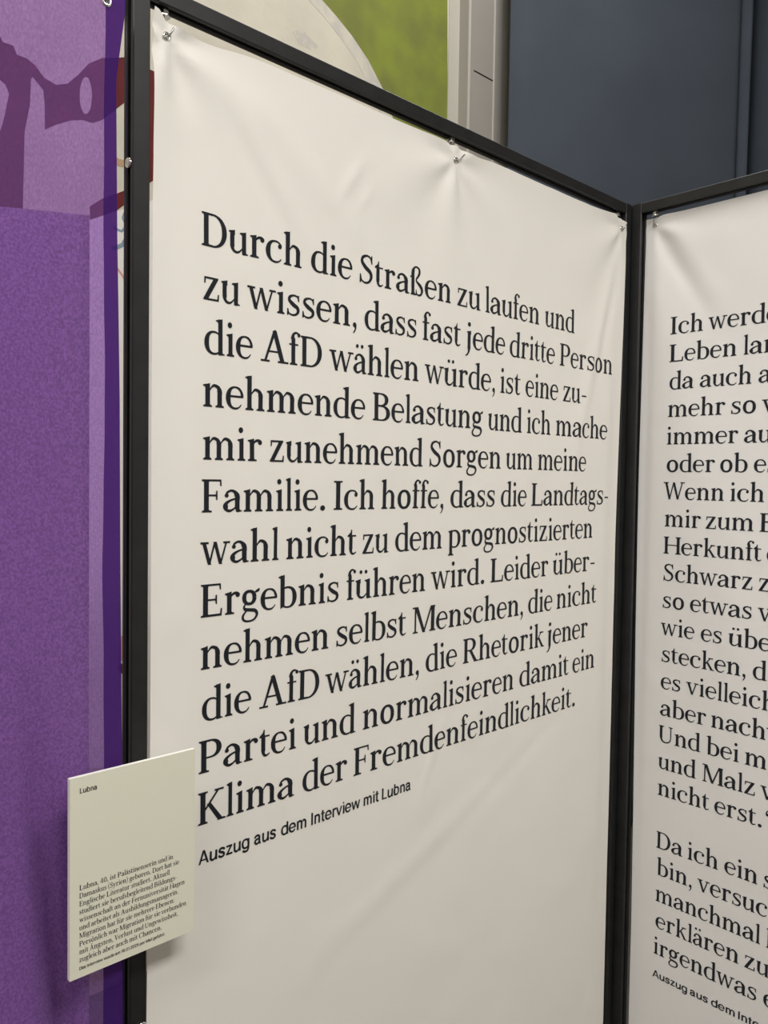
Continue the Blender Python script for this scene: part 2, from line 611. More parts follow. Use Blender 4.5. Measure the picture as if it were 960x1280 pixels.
        g.para(404, 668, 0, CAP, 50, 50)
        g.stem(690, 20, CAP - 10, S + 6)
        g.foot(690, 0, 56, 50, S + 6)
        g.box(46, CAP - 42, 190, CAP)
        g.box(690, CAP - 42, 826, CAP)
        g.poly((668, CAP), (720, CAP), (720, 560), (650, 560))
    elif c == 'P':
        A = 596
        g.stem(96, 20, CAP - 20, S + 6)
        g.foot(96, 0, 54, 62, S + 6)
        g.foot(96, CAP, 54, 10, S + 6, up=-1)
        g.arc(302, 492, 204, 179, [(90, 38), (0, S + 8), (-90, 36)], 2.1)
        g.box(150, CAP - 44, 304, CAP)
        g.box(150, 295, 304, 331)
    elif c == 'R':
        A = 656
        g.stem(96, 20, CAP - 20, S + 6)
        g.foot(96, 0, 54, 52, S + 6)
        g.foot(96, CAP, 54, 10, S + 6, up=-1)
        g.arc(302, 506, 194, 165, [(90, 38), (0, S + 6), (-90, 36)], 2.1)
        g.box(150, CAP - 44, 304, CAP)
        g.box(150, 323, 304, 359)
        g.para(494, 288, 20, 350, 104, 92)
        g.poly((474, 0), (672, 0), (672, 28), (616, 44), (500, 40))
    elif c == 'S':
        A = 556
        g.cr((450, 566, 28), (400, 640, 38), (288, 672, 42), (152, 616, 68), (130, 506, 80), (248, 392, 92), (412, 288, 86), (448, 170, 80), (374, 56, 54), (250, 18, 42), (136, 54, 36), (78, 140, 28))
        g.poly((442, 690), (474, 690), (480, 492), (448, 492), (414, 606))
        g.poly((58, 214), (92, 214), (126, 80), (84, 0), (54, 0))
    elif c == 'U':
        A = 738
        g.foot(100, CAP, 62, 62, S + 6, up=-1)
        g.foot(568, CAP, 72, 64, 42, up=-1)
        g.cr((141, CAP - 30, S + 6), (141, 300, S + 6), (154, 150, 80), (226, 50, 62), (366, 18, 46), (512, 66, 44), (576, 176, 42), (589, 320, 42), (589, CAP - 30, 42))
    elif c == 'V':
        A = 652
        g.para(276, 70, 0, CAP - 16, 90, 98)
        g.para(294, 520, 0, CAP - 16, 48, 46)
        g.box(-6, CAP - 42, 242, CAP)
        g.box(446, CAP - 42, 656, CAP)
    elif c == 'W':
        A = 968
        g.para(238, 66, 0, CAP - 16, 84, 92)
        g.para(250, 436, 0, CAP - 10, 48, 44)
        g.para(616, 420, 0, CAP - 10, 84, 88)
        g.para(630, 830, 0, CAP - 16, 48, 44)
        g.box(-8, CAP - 42, 226, CAP)
        g.box(764, CAP - 42, 972, CAP)
    elif c == '.':
        A = 244
        g.dot(112, 50, 64)
    elif c == ',':
        A = 250
        g.dot(118, 50, 62)
        g.cr((140, 44, 66), (150, -20, 46), (112, -100, 34), (62, -148, 20))
    elif c == ':':
        A = 250
        g.dot(118, 44, 54)
        g.dot(118, 400, 54)
    elif c == '-':
        A = 322
        g.box(52, 214, 276, 262)
    elif c == '“':
        A = 452
        for x in (120, 308):
            g.dot(x, 540, 54)
            g.cr((x - 22, 542, 66), (x - 32, 606, 46), (x + 6, 678, 34), (x + 56, 724, 20))
    elif c == '(':
        A = 320
        g.cr((288, 800, 24), (150, 620, 50), (104, 320, 66), (150, 20, 50), (288, -170, 24))
    elif c == ')':
        A = 320
        g.cr((32, 800, 24), (170, 620, 50), (216, 320, 66), (170, 20, 50), (32, -170, 24))
    elif c == '4':
        A = 560
        g.stem(336, 20, 660)
        g.para(30, 330, 200, 660, 50, 50)
        g.box(30, 172, 520, 216)
        g.foot(336)
    elif c == '0':
        A = 580
        g.ring(290, 330, 236, 340, S, T)
    return g, A


def glyph_sans(c):
    """plain grotesque letters for the small lines"""
    g, A = Pen(), 560
    X, W, H = 528.0, 132.0, 106.0
    if c == 'ü':
        g, A = glyph_sans('u')
        for x in (196, 376):
            g.box(x - 46, 612, x + 46, 704)
        return g, A
    if c == ' ':
        A = 230
    elif c == 'A':
        A = 668
        g.para(8, 274, 0, 722, 106, 112)
        g.para(552, 284, 0, 722, 110, 108)
        g.box(150, 168, 520, 246)
    elif c == 'D':
        A = 700
        g.stem(82, 0, 722, W)
        g.arc(300, 361, 308, 320, [(90, H), (0, W + 4), (-90, H)], 2.4)
        g.box(150, 722 - H, 302, 722); g.box(150, 0, 302, H)
    elif c == 'I':
        A = 270
        g.stem(87, 0, 722, W)
    elif c == 'L':
        A = 560
        g.stem(82, 0, 722, W); g.box(150, 0, 530, 84)
    elif c == 'M':
        A = 870
        g.stem(80, 0, 722, W - 4); g.stem(698, 0, 722, W - 4)
        g.para(382, 80, 0, 722, 108, 124); g.para(382, 668, 0, 722, 108, 124)
    elif c == 'a':
        A = 556
        g.cr((84, 372, W), (106, 440, W - 4), (180, 490, H), (268, 498, H), (366, 456, W - 2), (402, 360, W), (402, 160, W), (410, 84, W - 6), (446, 44, H - 4), (500, 38, H - 8))
        g.cr((410, 316, 62), (290, 296, H - 8), (160, 268, H), (94, 208, W - 6), (92, 120, W - 4), (146, 54, H), (228, 36, H - 4), (330, 72, H - 10), (400, 160, 70))
    elif c in 'bdpg':
        A = 610
        x = 76 if c in 'bp' else 438
        y0, y1 = {'b': (0, 730), 'd': (0, 730), 'p': (-196, X), 'g': (0, X)}[c]
        g.stem(x, y0, y1, W)
        g.arc(305, 264, 212, 238, [(0, W), (90, H), (180, W), (270, H), (360, W)], 2.3)
        if c == 'g':
            g.cr((486, 40, W), (482, -70, W - 4), (420, -146, H), (300, -166, H), (176, -136, H), (112, -70, W - 14))
    elif c == 'e':
        A = 566
        g.arc(283, 264, 212, 238, [(-4, W - 6), (90, H), (180, W), (270, H), (334, H - 10)], 2.3)
        g.box(90, 226, 530, 298)
    elif c == 'f':
        A = 330
        g.cr((150, 0, W), (150, 540, W), (168, 650, W - 4), (236, 692, H - 2), (318, 688, H - 4))
        g.box(20, 450, 310, X)
    elif c in 'hnm':
        A = 590 if c != 'm' else 880
        g.stem(76, 0, 730 if c == 'h' else X, W)
        for a, b in (((172, 420),) if c != 'm' else ((172, 392), (488, 706))):
            g.cr((a - 30, 330, 60), (a + 10, 430, 74), (a + 96, 492, H), (b - 10, 470, W - 8), (b + 48, 360, W), (b + 48, 200, W), (b + 48, 0, W))
    elif c == 'i':
        A = 248
        g.stem(76, 0, X, W); g.box(74, 616, 174, 722)
    elif c == 'k':
        A = 550
        g.stem(76, 0, 730, W)
        g.para(150, 404, 176, X, 112, 116); g.para(424, 214, 0, 316, 116, 100)
    elif c == 'l':
        A = 248
        g.stem(76, 0, 730, W)
    elif c == 'r':
        A = 376
        g.stem(76, 0, X, W)
        g.cr((140, 310, 60), (186, 420, 78), (262, 484, H), (366, 488, H))
    elif c == 's':
        A = 518
        g.cr((440, 384, W - 10), (400, 460, H + 4), (270, 494, H), (136, 458, H + 8), (108, 372, W), (176, 306, W), (330, 252, W), (408, 176, W), (384, 78, W - 6), (264, 34, H), (124, 66, H + 2), (68, 156, W - 10))
    elif c == 't':
        A = 358
        g.cr((160, 676, W), (160, 300, W), (160, 150, W), (182, 62, W - 6), (248, 36, H - 4), (326, 44, H - 6))
        g.box(18, 450, 322, X)
    elif c == 'u':
        A = 590
        g.stem(418, 0, X, W)
        g.cr((120, X, W), (120, 220, W), (134, 100, W - 4), (216, 36, H), (330, 50, H - 4), (410, 130, 68), (436, 220, 60))
    elif c == 'v':
        A = 532
        g.para(208, 10, 0, X, 104, 104); g.para(220, 418, 0, X, 104, 104)
    elif c == 'w':
        A = 796
        g.para(166, 12, 0, X, 100, 102); g.para(174, 348, 0, X, 96, 96); g.para(524, 352, 0, X, 100, 96); g.para(532, 682, 0, X, 98, 102)
    elif c == 'z':
        A = 500
        g.para(40, 330, 60, X - 60, 124, 124); g.box(54, X - H, 456, X); g.box(40, 0, 466, H)
    elif c == '0':
        A = 620
        g.arc(310, 361, 214, 326, [(0, W), (90, H), (180, W), (270, H), (360, W)], 2.3)
    elif c == '1':
        A = 430
        g.stem(210, 0, 722, W); g.poly((306, 722), (220, 722), (50, 610), (50, 520), (220, 620))
    elif c == '2':
        A = 590
        g.cr((96, 500, W), (120, 610, W), (210, 680, H), (360, 676, H), (466, 590, W), (452, 470, W), (330, 320, W), (190, 190, W), (110, 60, W))
        g.box(58, 0, 530, H)
    elif c == '5':
        A = 600
        g.box(130, 722 - H, 510, 722)
        g.para(86, 122, 330, 722, 88, 88)
        g.cr((110, 390, 70), (200, 448, H), (330, 456, H), (456, 380, W), (474, 230, W), (410, 90, W), (280, 36, H), (150, 66, H), (76, 160, W))
    elif c == '8':
        A = 610
        g.arc(305, 540, 178, 146, [(0, W), (90, H), (180, W), (270, H), (360, W)], 2.1)
        g.arc(305, 196, 208, 160, [(0, W), (90, H), (180, W), (270, H), (360, W)], 2.1)
    elif c == '.':
        A = 256
        g.box(74, 0, 182, 108)
    return g, A

LEFT_ROWS = [
    [('Durch', -0.0011, 0.1489), ('die', 0.1641, 0.2376), ('Straßen', 0.2515, 0.4421), ('zu', 0.4581, 0.5163), ('laufen', 0.5295, 0.6779), ('und', 0.6961, 0.7903)],
    [('zu', 0.0009, 0.0536), ('wissen,', 0.0646, 0.2463), ('dass', 0.2613, 0.3666), ('fast', 0.3799, 0.468), ('jede', 0.4805, 0.5833), ('dritte', 0.5963, 0.7284), ('Person', 0.744, 0.9217)],
    [('die', 0.0023, 0.0734), ('AfD', 0.0857, 0.185), ('wählen', 0.1981, 0.372), ('würde,', 0.3864, 0.5581), ('ist', 0.5732, 0.628), ('eine', 0.6428, 0.7429), ('zu-', 0.7587, 0.8305)],
    [('nehmende', 0.001, 0.2637), ('Belastung', 0.279, 0.5283), ('und', 0.5423, 0.6347), ('ich', 0.6496, 0.7206), ('mache', 0.7383, 0.911)],
    [('mir', 0.0015, 0.0879), ('zunehmend', 0.1002, 0.3844), ('Sorgen', 0.4, 0.5773), ('um', 0.5926, 0.667), ('meine', 0.6838, 0.8391)],
    [('Familie.', 0.0004, 0.1931), ('Ich', 0.2084, 0.2846), ('hoffe,', 0.2985, 0.4336), ('dass', 0.4506, 0.5629), ('die', 0.5799, 0.6521), ('Landtags-', 0.6673, 0.9211)],
    [('wahl', -0.0013, 0.1153), ('nicht', 0.1277, 0.2513), ('zu', 0.2629, 0.3144), ('dem', 0.3284, 0.4316), ('prognostizierten', 0.4469, 0.8667)],
    [('Ergebnis', -0.0002, 0.2196), ('führen', 0.2342, 0.3945), ('wird.', 0.4083, 0.5401), ('Leider', 0.5567, 0.7212), ('über-', 0.736, 0.8759)],
    [('nehmen', 0.0003, 0.2022), ('selbst', 0.2165, 0.354), ('Menschen,', 0.3686, 0.6489), ('die', 0.6641, 0.7363), ('nicht', 0.7506, 0.8844)],
    [('die', 0.0024, 0.0747), ('AfD', 0.0873, 0.1871), ('wählen,', 0.1979, 0.3835), ('die', 0.3986, 0.4737), ('Rhetorik', 0.4893, 0.7127), ('jener', 0.7211, 0.8567)],
    [('Partei', -0.0015, 0.1472), ('und', 0.1606, 0.2546), ('normalisieren', 0.269, 0.6247), ('damit', 0.6422, 0.7924), ('ein', 0.8052, 0.8819)],
    [('Klima', -0.002, 0.145), ('der', 0.1588, 0.2394), ('Fremdenfeindlichkeit.', 0.2523, 0.8162)],
]
LEFT_CREDIT = [('Auszug', -0.0015, 0.0753), ('aus', 0.0806, 0.1171), ('dem', 0.1234, 0.1674), ('Interview', 0.1741, 0.2669), ('mit', 0.2722, 0.3037), ('Lubna', 0.3083, 0.3704)]
RIGHT_ROWS = [
    [('Ich', 0.0002, 0.0659), ('werde', 0.0765, None)],
    [('Leben', -0.0004, 0.132), ('lan', 0.1456, None)],
    [('da', 0.0011, 0.051), ('auch', 0.0631, 0.1615), ('a', 0.1741, None)],
    [('mehr', -0.0001, 0.1144), ('so', 0.126, 0.1715), ('v', 0.1822, None)],
    [('immer', -0.0005, 0.1407), ('au', 0.1514, None)],
    [('oder', 0.0005, 0.0978), ('ob', 0.1082, 0.1597), ('es', 0.1712, None)],
    [('Wenn', -0.0051, 0.1169), ('ich', 0.1294, 0.1911)],
    [('mir', -0.0009, 0.0733), ('zum', 0.0831, 0.1735), ('B', 0.1853, None)],
    [('Herkunft', -0.0019, 0.1901), ('d', 0.1996, None)],
    [('Schwarz', -0.0003, 0.1753), ('z', 0.1865, None)],
    [('so', -0.0002, 0.0442), ('etwas', 0.0565, 0.1753), ('v', 0.1867, None)],
    [('wie', -0.003, 0.0669), ('es', 0.0798, 0.121), ('übe', 0.1341, None)],
    [('stecken,', 0.0007, 0.1676), ('d', 0.181, None)],
    [('es', 0.0002, 0.0411), ('vielleich', 0.0531, None)],
    [('aber', 0.0001, 0.0953), ('nachv', 0.1053, None)],
    [('Und', -0.0012, 0.0855), ('bei', 0.0975, 0.1597), ('m', 0.1714, None)],
    [('und', -0.0008, 0.0778), ('Malz', 0.0906, 0.1914), ('v', 0.2011, None)],
    [('nicht', -0.0007, 0.1055), ('erst.“', 0.116, None)],
    [],
    [('Da', -0.0008, 0.0552), ('ich', 0.066, 0.1264), ('ein', 0.1388, 0.2008), ('s', 0.2121, None)],
    [('bin,', 0.0022, 0.0753), ('versuch', 0.087, None)],
    [('manchmal', 0.0011, 0.2089), ('h', 0.2202, None)],
    [('erklären', 0.0024, 0.1712), ('zu', 0.1821, None)],
    [('irgendwas', 0.0005, 0.206), ('e', 0.2188, None)],
]
RIGHT_CREDIT = [('Auszug', -0.0009, 0.0735), ('aus', 0.079, 0.1155), ('dem', 0.1216, 0.1679), ('Inte', 0.1742, None)]
ADV = {',': 0.914, '-': 1.034, '.': 1.154, 'A': 1.114, 'B': 1.088, 'D': 0.972, 'E': 1.006, 'F': 0.987, 'H': 1.033, 'I': 1.083, 'K': 1.03, 'L': 1.137, 'M': 1.058, 'P': 1.067, 'R': 1.058, 'S': 0.967, 'U': 0.953, 'W': 0.929, 'a': 1.066, 'b': 1.013, 'c': 1.065, 'd': 0.99, 'e': 1.013, 'f': 0.942, 'g': 1.008, 'h': 0.998, 'i': 0.935, 'j': 1.064, 'k': 0.945, 'l': 0.824, 'm': 0.997, 'n': 1.01, 'o': 1.055, 'p': 1.011, 'r': 1.007, 's': 1.038, 't': 0.943, 'u': 0.93, 'w': 0.938, 'z': 1.03, 'ß': 0.961, 'ä': 0.938, 'ü': 1.043}


# ---------------------------------------------------------------- setting the type
def add_word(sh, word, u0, u1, z, em, place, ratio=1.0):
    """serif word between u0 and u1 on baseline z; place(u, z) gives the point on the cloth"""
    items, x, lo, hi = [], 0.0, 1e9, -1e9
    for ch in word:
        g, adv = glyph(ch)
        k = ADV.get(ch, 1.0)
        for p in g.p:
            q = [(x + a * k, b) for a, b in p]
            items.append(q)
            lo, hi = min(lo, min(a for a, b in q)), max(hi, max(a for a, b in q))
        x += adv * k
    s = (u1 - u0) / (hi - lo) if u1 is not None else em / 1000 * ratio
    for q in items:
        sh.add([place(u0 + (a - lo) * s, z + b * em / 1000) for a, b in q], [range(len(q))])
    return s / (em / 1000)


def add_sans(sh, word, u0, u1, z, size, place, ratio=1.0):
    items, x, lo, hi = [], 0.0, 1e9, -1e9
    for ch in word:
        g, adv = glyph_sans(ch)
        for p in g.p:
            q = [(x + a, b) for a, b in p]
            items.append(q)
            lo, hi = min(lo, min(a for a, b in q)), max(hi, max(a for a, b in q))
        x += adv
    s = (u1 - u0) / (hi - lo) if u1 is not None else size / 1000 * ratio
    for q in items:
        sh.add([place(u0 + (a - lo) * s, z + b * size / 1000) for a, b in q], [range(len(q))])
    return s / (size / 1000)


def set_block(name, rows, z0, dz, em, place, parent):
    sh = Shape()
    last = 1.0
    for i, row in enumerate(rows):
        rs = []
        for w, u0, u1 in row:
            if u1 is None:
                add_word(sh, w, u0, None, z0 - i * dz, em, place, last)
            else:
                last = add_word(sh, w, u0, u1, z0 - i * dz, em, place)
    return sh.build(name, M['ink'], parent)


# ---------------------------------------------------------------- room
RM = dict(loc=O_L, rz=ROT_L)                 # the room stands square to the left frame
s = Shape(); s.box(-2.6, YW, 0, 5.6, YW + 0.12, CEIL)
wall = struct(s.build('wall_left', M['wall'], **RM))
s = Shape(); s.box(-2.6, -4.2, -0.1, 5.6, YW, 0)
struct(s.build('floor', M['floor'], **RM))
s = Shape(); s.box(-2.6, -4.2, CEIL, 5.6, YW + 0.12, CEIL + 0.1)
struct(s.build('ceiling', M['ceiling'], **RM))
s = Shape(); s.box(-2.7, -4.2, 0, -2.6, YW + 0.12, CEIL)
struct(s.build('wall_side', M['bare_wall'], **RM))
s = Shape(); s.box(5.6, -4.2, 0, 5.7, YW + 0.12, CEIL)
struct(s.build('wall_right', M['bare_wall'], **RM))
s = Shape(); s.box(-2.7, -4.3, 0, 5.7, -4.2, CEIL)
struct(s.build('wall_back', M['bare_wall'], **RM))


def paint(name, pts, mat, lift):
    """a patch of paint on the wall"""
    y = YW - lift
    n = len(pts)
    vs = [(u, y, z + EYE) for u, z in pts] + [(u, YW, z + EYE) for u, z in pts]
    a = sum(pts[i][0] * pts[(i + 1) % n][1] - pts[(i + 1) % n][0] * pts[i][1] for i in range(n))
    front = tuple(range(n)) if a > 0 else tuple(range(n))[::-1]
    fs = [front] + [(i, n + i, n + (i + 1) % n, (i + 1) % n) for i in range(n)]
    o = mesh(name, vs, fs, mat, wall)
    return o


def brush(name, pts, w, mat, lift):
    L, R = [], []
    for i, (u, z) in enumerate(pts):
        a, b = pts[max(0, i - 1)], pts[min(len(pts) - 1, i + 1)]
        d = math.hypot(b[0] - a[0], b[1] - a[1])
        nx, nz = -(b[1] - a[1]) / d * w / 2, (b[0] - a[0]) / d * w / 2
        L.append((u + nx, z + nz)); R.append((u - nx, z - nz))
    return paint(name, L + R[::-1], mat, lift)


paint('white_paint_field', [(0.21, 0.644), (0.574, 0.708), (0.663, 0.755), (0.901, 0.876), (0.914, -0.913), (0.205, -0.75)], M['white'], 0.0002)
paint('red_lettering', [(0.291, 1.107), (0.328, 1.12), (0.335, 1.107), (0.362, 1.107), (0.371, 1.088), (0.396, 1.087), (0.418, 1.078), (0.443, 1.053), (0.476, 1.045), (0.508, 1.059), (0.54, 1.095), (0.567, 1.132), (0.608, 1.162), (0.662, 1.182), (0.673, 1.187), (0.775, 1.18), (0.777, 0.872), (0.734, 0.837), (0.678, 0.775), (0.655, 0.754), (0.609, 0.728), (0.573, 0.709), (0.572, 0.745), (0.609, 0.775), (0.655, 0.801), (0.678, 0.815), (0.698, 0.838), (0.697, 1.04), (0.677, 1.062), (0.657, 1.042), (0.608, 0.992), (0.578, 0.975), (0.551, 0.975), (0.518, 0.964), (0.476, 0.94), (0.445, 0.918), (0.445, 0.982), (0.441, 1.02), (0.413, 1.045), (0.408, 1.038), (0.405, 0.97), (0.391, 0.897), (0.386, 0.695), (0.384, 0.604), (0.29, 0.585), (0.29, 0.859), (0.328, 0.879), (0.337, 0.91), (0.351, 0.981), (0.342, 1.002), (0.328, 1.009), (0.291, 0.999)], M['red'], 0.0005)
paint('cream_gap', [(0.578, 1.049), (0.576, 1.029), (0.573, 1.011), (0.567, 0.999), (0.56, 0.993), (0.553, 0.994), (0.547, 1.004), (0.543, 1.019), (0.542, 1.038), (0.543, 1.057), (0.547, 1.075), (0.553, 1.088), (0.56, 1.094), (0.567, 1.093), (0.572, 1.083), (0.576, 1.068)], M['wall'], 0.0008)
paint('green_field', [(1.195, 1.756), (1.303, 1.7), (1.392, 1.647), (1.477, 1.61), (1.554, 1.57), (1.635, 1.514), (1.71, 1.439), (1.771, 1.341), (1.831, 1.21), (1.905, 0.925), (2.093, 0.964), (2.062, 1.99), (1.195, 1.99)], M['green'], 0.0003)
paint('lilac_rim', [(1.195, 1.756), (1.303, 1.7), (1.392, 1.647), (1.477, 1.61), (1.554, 1.57), (1.635, 1.514), (1.71, 1.439), (1.771, 1.341), (1.831, 1.21), (1.775, 1.183), (1.717, 1.313), (1.657, 1.41), (1.583, 1.485), (1.505, 1.54), (1.43, 1.581), (1.346, 1.618), (1.26, 1.671), (1.154, 1.727)], M['lilac'], 0.0005)
paint('grey_smudge', [(1.286, 1.484), (1.32, 1.507), (1.362, 1.491), (1.398, 1.477), (1.377, 1.454), (1.314, 1.455)], M['smudge'], 0.0003)
brush('blue_brush_stroke', [(0.640, 0.704), (0.656, 0.699), (0.668, 0.697), (0.683, 0.714)], 0.007, M['blue'], 0.0006)
brush('blue_brush_stroke', [(0.640, 0.642), (0.656, 0.65), (0.671, 0.659), (0.686, 0.685)], 0.012, M['blue'], 0.0006)
brush('blue_brush_stroke', [(0.676, 0.75), (0.671, 0.736), (0.681, 0.716)], 0.006, M['blue'], 0.0006)
brush('pink_brush_stroke', [(0.656, 0.589), (0.669, 0.575), (0.681, 0.557)], 0.006, M['pink'], 0.0006)
brush('pink_brush_stroke', [(0.680, -0.47), (0.674, -0.49), (0.672, -0.54)], 0.018, M['pink'], 0.0006)
brush('red_brush_stroke', [(0.664, -0.555), (0.674, -0.562), (0.70, -0.60)], 0.02, M['red'], 0.0007)
brush('ochre_brush_stroke', [(0.645, 0.893), (0.66, 0.888), (0.69, 0.892)], 0.02, M['ochre'], 0.0006)

# unpainted strip and the boxed-in pipe beside it
s = Shape(); s.box(2.074, YW - 0.004, 0.0, 2.20, YW, CEIL)
struct(s.build('trim_1', M['bare_wall'], **RM))
s = Shape(); s.box(2.137, YW - 0.05, 0.0, 2.362, YW, CEIL, 0.003)
tr = struct(s.build('trim_2', M['casing'], **RM))
for a, b, d in ((2.137, 2.150, 0.004), (2.2985, 2.309, 0.003)):
    s = Shape(); s.box(a, YW - 0.05 - d, 0.0, b, YW - 0.0505, CEIL, 0.0008)
    s.build('edge_strip', M['casing_edge'], tr)
s = Shape(); s.box(2.176, YW - 0.0515, EYE + 1.643, 2.2985, YW - 0.0505, EYE + 1.647)
s.build('joint', M['black_metal'], tr)

# ---------------------------------------------------------------- curtain
cu0, cdir = Vector((0.486, 3.540, 0)), Vector((0.965, 0.262, 0)).normalized()
cur = empty('curtain', (cu0.x, cu0.y, 0.0), math.atan2(cdir.y, cdir.x), 'plain slate blue curtain hanging beside the grey boxed pipe, above the frame corner', 'curtain')


def curtain_y(u, z):
    y = 0.0035 * math.sin(u * 9)
    u = u / 1.36
    for c, w, d in ((0.0, 0.03, -0.02), (0.795, 0.014, -0.03), (0.824, 0.018, 0.035), (0.866, 0.030, -0.36), (0.935, 0.03, 0.04), (0.995, 0.03, -0.03), (1.10, 0.05, -0.06), (1.22, 0.05, 0.05), (1.36, 0.06, -0.06), (1.52, 0.06, 0.05), (1.68, 0.06, -0.06)):
        t = (u - c - 0.006 * (z - 2.2)) / w
        y -= d * math.exp(-t * t)
    return y


us = [i * 0.0125 for i in range(0, 185)]
zs = [0.03 + i * 0.148 for i in range(0, 29)]
vs = [(u, curtain_y(u, z), z) for z in zs for u in us]
n = len(us)
fs = [(j * n + i, j * n + i + 1, (j + 1) * n + i + 1, (j + 1) * n + i) for j in range(len(zs) - 1) for i in range(n - 1)]
mesh('cloth', vs, fs, M['curtain'], cur, True, solid=0.003)
s = Shape(); s.tube([(-0.05, 0, 4.19), (2.35, 0, 4.19)], 0.014)
s.tube([(0.1, 0, 4.19), (0.1, 0, CEIL)], 0.006); s.tube([(2.2, 0, 4.19), (2.2, 0, CEIL)], 0.006)
s.build('rail', M['black_metal'], cur, True)

# ---------------------------------------------------------------- display frames
TH, BH, TOP = 0.021, 0.0195, 0.5440       # post width, bar height, top of the frame above the eye


def slotted(x0, y0, x1, y1, side):
    """square tube outline with a T-slot in the two side faces ('p' sides or 'q' sides)"""
    c, sl, dp = 0.0012, 0.0032, 0.0045
    if side == 'p':
        m = (y0 + y1) / 2
        return [(x0 + c, y0), (x1 - c, y0), (x1, y0 + c), (x1, m - sl - .003), (x1 - .001, m - sl - .002), (x1 - .001, m - sl), (x1 - dp, m - sl), (x1 - dp, m + sl), (x1 - .001, m + sl), (x1 - .001, m + sl + .002), (x1, m + sl + .003), (x1, y1 - c),
                (x1 - c, y1), (x0 + c, y1), (x0, y1 - c), (x0, m + sl + .003), (x0 + .001, m + sl + .002), (x0 + .001, m + sl), (x0 + dp, m + sl), (x0 + dp, m - sl), (x0 + .001, m - sl), (x0 + .001, m - sl - .002), (x0, m - sl - .003), (x0, y0 + c)]
    o = slotted(y0, x0, y1, x1, 'p')
    return [(b, a) for a, b in o]


def make_frame(name, origin, rz, u0, u1, yf, label, bolts=()):
    t = empty(name, origin, rz, label, 'display frame', 'black display frames of the folding screen')
    for a, tag in ((u0, 0), (u1 - TH, 1)):
        s = Shape(); s.prism(slotted(a, yf, a + TH, yf + TH, 'p'), 0.012, EYE + TOP, 'z')
        p = s.build('post', M['black_metal'], t)
        s = Shape(); s.box(a if not tag else a - 0.07, yf, 0.0, a + TH + (0.07 if not tag else 0), yf + TH, 0.012, 0.002)
        s.build('foot_plate', M['black_metal'], t)
    for z, nm in ((EYE + TOP - BH, 'top_bar'), (0.10, 'bottom_bar')):
        s = Shape(); s.prism(slotted(yf, z, yf + TH, z + BH, 'q'), u0 + TH, u1 - TH, 'x')
        s.build(nm, M['black_metal'], t)
    for c, ax in bolts:
        s = Shape()
        s.lathe([(0.0028, -0.001), (0.0052, -0.001), (0.0056, 0.001), (0.0052, 0.0034), (0.0036, 0.0040), (0.0026, 0.003)], c, ax, 24)
        s.lathe([(0.0004, -0.001), (0.0030, -0.001), (0.0030, 0.0012), (0.0004, 0.0012)], c, ax, 6)
        s.build('bolt', M['chrome'], t, True)
    return t


F_L = make_frame('display_frame', O_L, ROT_L, -0.0885, 0.9870, 0.002,
                 'black slotted metal frame around the left banner, with the small card mounted on it',
                 [((-0.0885 - 0.0012, 0.0105, EYE + 0.342), 'x')])
F_R = make_frame('display_frame', O_R, ROT_R, -0.0826, 0.985, -0.014, 'black metal frame at the right edge, joined to the left frame at the corner')
s = Shape(); s.box(-0.0920, -0.0132, 0.02, -0.0826, -0.0090, EYE + TOP - 0.002)  # added strip behind the corner gap, blocks the view so it stays dark
s.build('gap_blocker', M['black_metal'], F_R)
# ring bolt low on the left post
s = Shape()
ring = [(-0.0765 + 0.0055 * math.cos(a), -0.0035, EYE - 0.628 + 0.0055 * math.sin(a)) for a in [i * math.pi / 10 for i in range(21)]]
s.tube(ring, 0.0014, 8)
s.tube([(-0.0765, 0.002, EYE - 0.628), (-0.0765, -0.0035, EYE - 0.628)], 0.004, 10)
s.build('ring_bolt', M['chrome'], F_L, True)

# ---------------------------------------------------------------- banners
def fold_field(hooks, u, z, seed):
    """how far the cloth stands out of its plane (towards the room)"""
    f = 0.0
    for (hu, hz, amp, ph, n) in hooks:
        dx, dz = u - hu, hz - z
        r = math.hypot(dx, dz)
        th = math.atan2(dx, dz + 1e-6)
        f += amp * math.cos(n * th + ph) * math.exp(-r / 0.13) * min(1.0, r / 0.035)
    f += 0.0022 * noise.noise(Vector((u * 3.1, z * 2.2, seed)))
    f += 0.0009 * noise.noise(Vector((u * 9.0, z * 7.0, seed + 7)))
    c = noise.noise(Vector((u * 15 + z * 6, z * 13 - u * 5, seed + 3)))
    f += 0.0007 * max(0.0, c - 0.1) * 2.2
    return f


def dent(u, z, cu, cz, ang, ln, wd_, a):
    ca, sa = math.cos(ang), math.sin(ang)
    p, q = (u - cu) * ca + (z - cz) * sa, -(u - cu) * sa + (z - cz) * ca
    return a * math.exp(-(p / ln) ** 2 - (q / wd_) ** 2)


HK_L = [(-0.0483, 0.4896, 0.0058, 0.9, 5.0), (0.4486, 0.4869, 0.0044, 0.6, 6.0), (0.946, 0.4897, 0.0060, -0.7, 5.5)]


